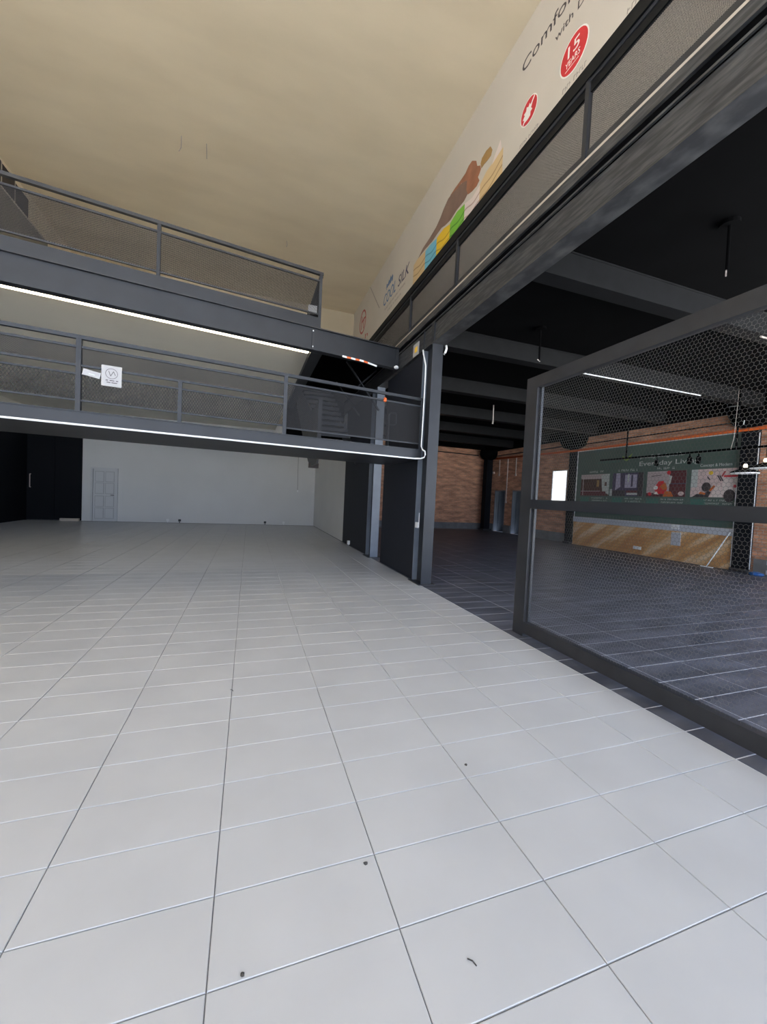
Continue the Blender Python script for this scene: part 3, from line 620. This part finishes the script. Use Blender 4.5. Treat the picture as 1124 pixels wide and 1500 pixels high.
# ------------------------------------------------------------------ dark room: columns, mural, services
def mushroom(label, x, y, w, ztop, rc, dome):
    r = thing('dark_column', label, 'column', (x, y, 0), 'black columns along the brick wall')
    build('shaft', B().box(x-w/2, x+w/2 if dome else 12.349, y-w/2, y+w/2, .08, ztop+.1), 'blackwall', r)
    build('base', B().box(x-w/2-.08, x+w/2+.05 if dome else 12.308, y-w/2-(.08 if dome else .005), y+w/2+(.08 if dome else .005), 0, .08), 'steel_d', r)
    prof = [(rc*math.sin(t), (1-math.cos(t))*rc*.8) for t in np.linspace(.15, math.pi/2, 8)]+[(rc, 4.2-ztop)] if dome else [(w*.8, 0), (rc*.8, .06), (rc, .3), (rc, 4.2-ztop)]
    build('capital', B().lathe((x, y, ztop), prof, 24), 'black', r, smooth=dome)
mushroom('black column with rounded capital in the corner of the brick walls', 12.0, 18.1, .34, 3.70, .46, True)
mushroom('black column beside the left edge of the green mural', 12.38, 12.55, .32, 3.80, .62, False)
mushroom('black column at the right edge of the green mural', 12.39, 6.65, .36, 3.80, .55, False)

XM = 12.33
r = thing('mural_board', 'dark green printed display board with four photographs', 'mural', (12.34, 9.6, 1.1))
build('panel', B().box(XM, 12.349, 6.84, 12.36, 1.10, 3.66), 'board', r)
build('edge_trim', B().box(XM-.012, 12.349, 12.36, 12.385, 1.10, 3.685).box(XM-.012, 12.349, 6.84, 12.385, 3.66, 3.685), 'pvc', r)
XQ = XM
lettering('proudly Designed for', XQ, 9.72, 3.20, 1.45, .10, 'pale', r); lettering('Everyday Living', XQ, 9.74, 2.95, 1.85, .14, 'pale', r)
build('leaf_logo', B().flat([(10.25, 3.14), (10.12, 3.22), (10.02, 3.40), (10.16, 3.30), (10.24, 3.22)], XQ, .003).flat([(10.26, 3.16), (10.36, 3.22), (10.40, 3.34), (10.30, 3.28)], XQ, .003), 'lime', r)
scribble(XQ, 11.4, 3.12, .85, .09, 'teal', r)
phY = ((12.14, 10.86), (10.72, 9.56), (9.43, 8.21), (8.07, 6.90))
def photo(i, bgm, shapes):
    a, c = phY[i]; z0, z1 = 1.94, 2.74
    p = build('photo', B().flat([(a, z0), (c, z0), (c, z1), (a, z1)], XQ, .003), bgm, r)
    T = lambda q: [(a+(c-a)*u, z0+(z1-z0)*v_) for u, v_ in q]
    for k, (q, mm) in enumerate(shapes): build('shape', B().flat(T(q), XQ-.003, .001+.0006*k), mm, p)
R_ = lambda u0_, v0, u1, v1: [(u0_, v0), (u1, v0), (u1, v1), (u0_, v1)]
def C_(u, v_, ru, rv, n=14): return [(u+ru*math.cos(2*math.pi*k/n), v_+rv*math.sin(2*math.pi*k/n)) for k in range(n)]
M['maroon'] = mat('maroon_print', (.11, .025, .03), .5); M['plum'] = mat('plum_print', (.06, .05, .10), .5); M['lilac'] = mat('lilac_print', (.42, .39, .52), .5)
M['umber'] = mat('umber_print', (.10, .045, .03), .5, var=.5, scale=9, stretch=(1, 3, .6)); M['blush'] = mat('blush_print', (.75, .58, .55), .5, var=.2, scale=6)
M['rosegrey'] = mat('rose_grey_print', (.48, .40, .40), .5); M['opr'] = mat('orange_print', (.55, .14, .03), .5)
photo(0, 'umber', [(R_(.0, .82, 1, 1), 'rosegrey'), ([(.78, .2), (1, .05), (1, 1), (.72, .95)], 'pale'), (R_(.85, .45, .92, .62), 'umber'), (R_(0, 0, .9, .2), 'maroon'), (R_(.58, .42, .66, .72), 'hair'), (R_(.02, .78, .76, .82), 'rosegrey'), (R_(.02, .2, .7, .225), 'rosegrey'), (R_(.08, .02, .10, .9), 'rosegrey')])
photo(1, 'plum', [([(.1, .25), (.28, .4), (.25, 1), (.12, 1)], 'lilac'), (R_(.42, .35, .8, .92), 'lilac'), (R_(.5, .6, .56, .95), 'pale'), (R_(.62, .4, .68, .9), 'plum'), (R_(.0, 0, .45, .25), 'dprint'), (R_(.48, .13, .85, .24), 'maroon'), (R_(.5, .05, .86, .14), 'pale'), (R_(.84, .0, 1, 1), 'dprint'), (R_(-.08, .0, .0, .3), 'pale')])
photo(2, 'rosegrey', [(R_(.6, 0, 1, 1), 'maroon'), (R_(.62, .48, 1, .52), 'plum'), (R_(0, 0, 1, .14), 'maroon'), ([(.1, .8), (.4, .84), (.4, .86), (.12, .83)], 'dprint'), ([(.2, .3), (.32, .6), (.45, .62), (.55, .3), (.5, .1), (.3, .1)], 'red'), ([(.35, .4), (.5, .55), (.56, .3), (.45, .25)], 'opr'), ([(.45, .0), (.5, .22), (.65, .2), (.72, .0)], 'opr'), ([(.55, .4), (.62, .5), (.66, .8), (.58, .82), (.6, .6)], 'pale'), (C_(.57, .93, .05, .08), 'red'), (C_(.25, .35, .06, .08), 'wprint'), ([(.2, .1), (.28, .2), (.34, .08)], 'wprint'), (C_(.1, .1, .05, .07), 'red'), (C_(.9, .12, .07, .08), 'blush')])
photo(3, 'blush', [(R_(0, .35, .15, 1), 'pale'), (R_(.7, .1, 1, .68), 'pinkw'), (R_(.72, .70, 1, .76), 'red'), ([(.66, .72), (.72, .9), (.76, .9), (.70, .72)], 'redd'), (C_(.44, .86, .05, .07), 'yellow'), ([(.36, .72), (.42, .60), (.44, .62), (.38, .74)], 'dprint'), ([(.58, .75), (.66, .55), (.68, .57), (.60, .77)], 'dprint'), ([(.62, .75), (.70, .55), (.72, .57), (.64, .77)], 'dprint'), ([(.42, .25), (.52, .42), (.56, .38), (.46, .2)], 'opr'), ([(.46, 0), (.56, .4), (.66, .42), (.72, 0)], 'pinkw'), (C_(.36, .36, .10, .17), 'dprint'), ([(.05, 0), (.15, .1), (.28, .12), (.42, .22), (.47, .18), (.42, 0)], 'dprint'), ([(.2, .12), (.24, .2), (.36, .14), (.34, .08)], 'opr'), (C_(.86, .06, .12, .22), 'dprint'), (C_(.96, .38, .03, .05), 'red')])
for (y, w_) in ((11.75, .6), (10.55, .8), (9.12, .55)): scribble(XQ, y, 2.80, w_, .07, 'pale', r, name='caption')
lettering('Concept & Modern', XQ, 7.85, 2.81, .80, .085, 'pale', r, name='caption')
for (y, w_) in ((11.6, .7), (10.2, .6), (8.95, .7), (7.7, .72)):
    scribble(XQ, y, 1.83, w_, .045, 'pale', r, name='caption'); scribble(XQ, y-.03, 1.74, w_-.05, .045, 'pale', r, name='caption')
for i in range(4): build('caption_band', B().flat([(phY[i][0]-.02, 1.68), (phY[i][0]-.42, 1.68), (phY[i][0]-.42, 1.88), (phY[i][0]-.02, 1.88)], XQ, .002), 'teal', r)
tag(build('corner_strip', B().box(XM-.012, 12.349, 12.362, 12.385, 0, 1.095), 'pvc'), 'white corner strip at the left end of the streaked wood panel', 'strip')
tag(build('white_ledge', B().box(12.27, 12.349, 6.84, 12.36, .90, 1.095), 'ledge'), 'white band between the green mural and the streaked wood', 'ledge')
tag(build('wood_panel', B().box(12.30, 12.349, 6.84, 12.36, .02, .90).box(12.29, 12.349, 6.84, 12.36, 0.0, .02), 'wood'), 'brown streaked wood panel below the green mural', 'panel')
tag(build('switch_plate', B().box(12.285, 12.299, 8.22, 8.50, .46, .86), 'ledge'), 'pale blue upright notice on the streaked wood panel', 'notice')
tag(build('socket', B().box(12.28, 12.299, 9.44, 9.72, .17, .27), 'pvc'), 'white wall socket low on the streaked wood panel', 'socket')
tag(build('socket', B().box(12.255, 12.269, 8.27, 8.50, .96, 1.09), 'pvc'), 'white wall socket on the white band', 'socket')
tag(build('orange_pipe', B().tube([(12.15, 3.7, 3.70), (12.15, 6.3, 3.70), (12.15, 12.4, 3.70), (12.15, 17.6, 3.78)], .045, 10), 'orange', smooth=True), 'orange pipe running high along the brick wall', 'pipe')
tag(build('black_conduit', B().tube([(12.25, 3.7, 3.96), (12.25, 12.0, 3.92)], .018, 6), 'black'), 'thin black conduit on the brick above the orange pipe', 'conduit')
tag(build('black_conduit', B().tube([(12.322, 13.25, 3.97), (12.322, 18.5, 3.95)], .03, 6), 'bronze'), 'dark brown conduit above the doors on the brick wall', 'conduit')
tag(build('black_conduit', B().tube([(3.2, 18.768, 4.12), (11.8, 18.768, 4.02)], .03, 6), 'bronze'), 'dark brown conduit across the brick back wall', 'conduit')
for (y, z0, z1, l) in ((17.55, 2.9, 3.74, 'pale drop conduit above the corner door'), (16.85, 1.5, 3.74, 'longest pale drop conduit between the two grey doors'), (16.2, 2.85, 3.74, 'pale drop conduit above the door nearer the window'), (18.22, 1.6, 3.6, 'pale drop conduit beside the corner column')):
    r = thing('drop_conduit', l, 'conduit', (12.32, y, z0), 'pale drop conduits on the brick wall')
    build('pipe', B().tube([(12.325, y, z0+.08), (12.325, y, z1)], .022, 6), 'conduit', r); build('outlet_box', B().box(12.30, 12.349, y-.05, y+.05, z0, z0+.09), 'conduit', r)
tag(build('emergency_light', B().box(12.26, 12.349, 17.98, 18.1, 3.02, 3.14), 'conduit'), 'small pale box on the brick near the corner column', 'box')
# track light hung before the mural
r = thing('track_light', 'black track with spotlights hung before the green mural', 'track light', (11, 7.5, 2.85))
build('track', B().box(10.98, 11.02, 3.2, 10.08, 3.04, 3.085), 'black', r)
for y in (9.15, 6.24): build('rod', B().tube([(11, y, 3.08), (11, y, 4.5)], .022, 8), 'black', r)
build('cable', B().tube([(10.97, 6.26, 4.45), (10.97, 6.27, 3.9), (10.96, 6.28, 3.3), (10.98, 6.34, 3.06)], .006, 6), 'conduit', r)
for y in (8.17, 7.28, 7.06):
    s_ = build('spotlight', B().lathe((11, y, 2.76), [(.035, 0), (.055, .04), (.05, .17), (.03, .2)], 12), 'black', r)
    build('yoke', B().box(10.99, 11.01, y-.01, y+.01, 2.95, 3.04), 'black', s_)
# pendant lamps
for i, (x, y, z, l) in enumerate(((8.0, 4.38, 2.21, 'dark dish pendant lamp hanging before the right mural column'), (7.7, 3.95, 2.25, 'dark dish pendant lamp cut by the right picture edge'))):
    r = thing('pendant_lamp', l, 'lamp', (x, y, z), 'dish pendant lamps')
    build('shade', B().lathe((x, y, z), [(.19, 0), (.195, .015), (.12, .05), (.05, .075), (.03, .09)], 24), 'black', r, smooth=True)
    build('diffuser', B().lathe((x, y, z-.012), [(.185, 0), (.188, .011)], 24), 'pvc', r)
    build('lamp_holder', B().lathe((x, y, z+.09), [(.022, 0), (.03, .03), (.018, .06)], 12), 'bulb', r)
    build('cord', B().tube([(x, y, z+.15), (x, y, 4.5)], .004, 6), 'black', r)
tag(build('white_conduit', B().tube([(5.96, 6.28, 4.167), (7.4, 6.28, 4.167), (9.69, 6.28, 4.167)], .013, 8), 'pvc'), 'thin white tube running under the black ceiling beam', 'tube')
tag(build('white_conduit', B().tube([(7.15, 3.86, 4.167), (8.3, 3.86, 4.167)], .013, 8), 'conduit'), 'short pale tube under the nearest black ceiling beam', 'tube')
tag(build('white_cable', B().tube([(12.0, 7.2, 4.35), (11.9, 6.75, 4.30), (11.9, 6.55, 4.28), (11.93, 6.62, 4.0), (11.95, 6.66, 3.8)], .012, 6), 'pvc'), 'white cable bent over the capital of the right mural column', 'cable')
for (y, l) in ((6.86, 'white conduit down the left edge of the right mural column'), (6.44, 'white conduit down the right edge of the right mural column')):
    tag(build('column_conduit', B().tube([(12.24, y, .09), (12.24, y+.01, 2.2 if y > 6.5 else 3.6)], .010, 6), 'pvc'), l, 'conduit')
tag(build('leaning_stick', B().tube([(12.02, 7.30, .02), (12.25, 6.93, 1.0)], .014, 6), 'pvc'), 'thin white stick leaning against the streaked wood panel', 'stick')
tag(build('floor_strip', B().box(12.0, 12.06, 7.15, 7.45, 0, .02), 'pvc'), 'short white strip lying at the foot of the leaning stick', 'strip')
b = B().lathe((11.98, 6.14, 0), [(.10, 0), (.13, .03), (.11, .07), (.05, .09), (.02, .10)], 10)
b.v = [(x+.03*math.sin(9*y), y+.25*(y-6.14), z) for x, y, z in b.v]
tag(build('blue_bag', b, 'bluebag'), 'crumpled blue bag on the floor beside the mural column', 'bag')
b = B()
for k in range(9):
    for j in range(3): b.box(12.29, 12.305, 5.98-.16*k-(j % 2)*.08, 6.12-.16*k-(j % 2)*.08, .02+.12*j, .125+.12*j)
o = build('block', b, 'ledge', COL.objects['baseboard_right'], kind='stuff')

# ------------------------------------------------------------------ small things
tag(build('beige_plank', B().box(-6.85, -6.25, 18.28, 18.42, 0, .10), 'beige'), 'beige plank lying before the black sliding door', 'plank')
r = thing('power_lead', 'thin cord with plug hanging on the white back wall', 'cord', (2.12, 18.58, 1.55))
build('cord', B().tube([(2.11, 18.585, 4.2), (2.11, 18.585, 2.6), (2.13, 18.585, 1.64)], .008, 6), 'cement', r); build('plug', B().box(2.10, 2.16, 18.56, 18.595, 1.55, 1.64), 'pvc', r)
for (x, m_, l) in ((-3.2, 'pvc', 'white socket at the foot of the back wall, nearer the panelled door'), (-2.75, 'steel_d', 'dark stub at the foot of the back wall, beside the white socket'), (.73, 'steel_d', 'dark stub at the foot of the back wall, right of the middle'), (1.55, 'pvc', 'white socket at the foot of the back wall, near the partition')):
    tag(build('wall_outlet', B().box(x-.05, x+.05, 18.55, 18.595, .06, .15).box(x-.015, x+.015, 18.54, 18.56, 0, .06), m_), l, 'outlet')
for i, (x, y, s_, l) in enumerate(((1.22, 1.89, .008, 'dark speck on the pale tiles right of centre'), (.50, 1.47, .008, 'dark speck on the pale tiles in the lower middle'), (.03, 1.22, .007, 'dark speck near a tile joint at the lower left'), (.74, 1.04, .012, 'bent dry stalk on the nearest pale tile'), (-.07, 3.08, .014, 'curled scrap on the long dark tile joint'))):
    b = B(); n = 7
    if i < 3: b.lathe((x, y, 0), [(s_, 0), (s_*.9, s_*.4), (s_*.3, s_*.7)], 7); b.v = [(p[0]+random.uniform(-.3, .3)*s_, p[1]+random.uniform(-.3, .3)*s_, p[2]) for p in b.v]
    else: b.tube([(x-s_, y+s_*1.2, .002), (x, y+s_*.2, .004), (x+s_*.5, y-s_, .002)], .002, 6)
    tag(build('debris', b, 'dirt'), l, 'debris')
for (x, y, l, pts) in ((-1.86, 11.2, 'hook of wire hanging from the cream ceiling, left one', [(0, 0, 0), (0, .02, -.25), (-.03, .05, -.30), (-.05, .02, -.36)]), (-1.29, 11.2, 'straight wire hanging from the cream ceiling, right one', [(0, 0, 0), (.01, .03, -.34)]), (.94, 14.3, 'small wire stub hanging from the cream ceiling above the balcony', [(0, 0, 0), (.02, 0, -.12), (.0, .0, -.2)])):
    tag(build('ceiling_wire', B().tube([(x+p[0], y+p[1], ZC+p[2]) for p in pts], .008, 6), 'gprint'), l, 'wire')
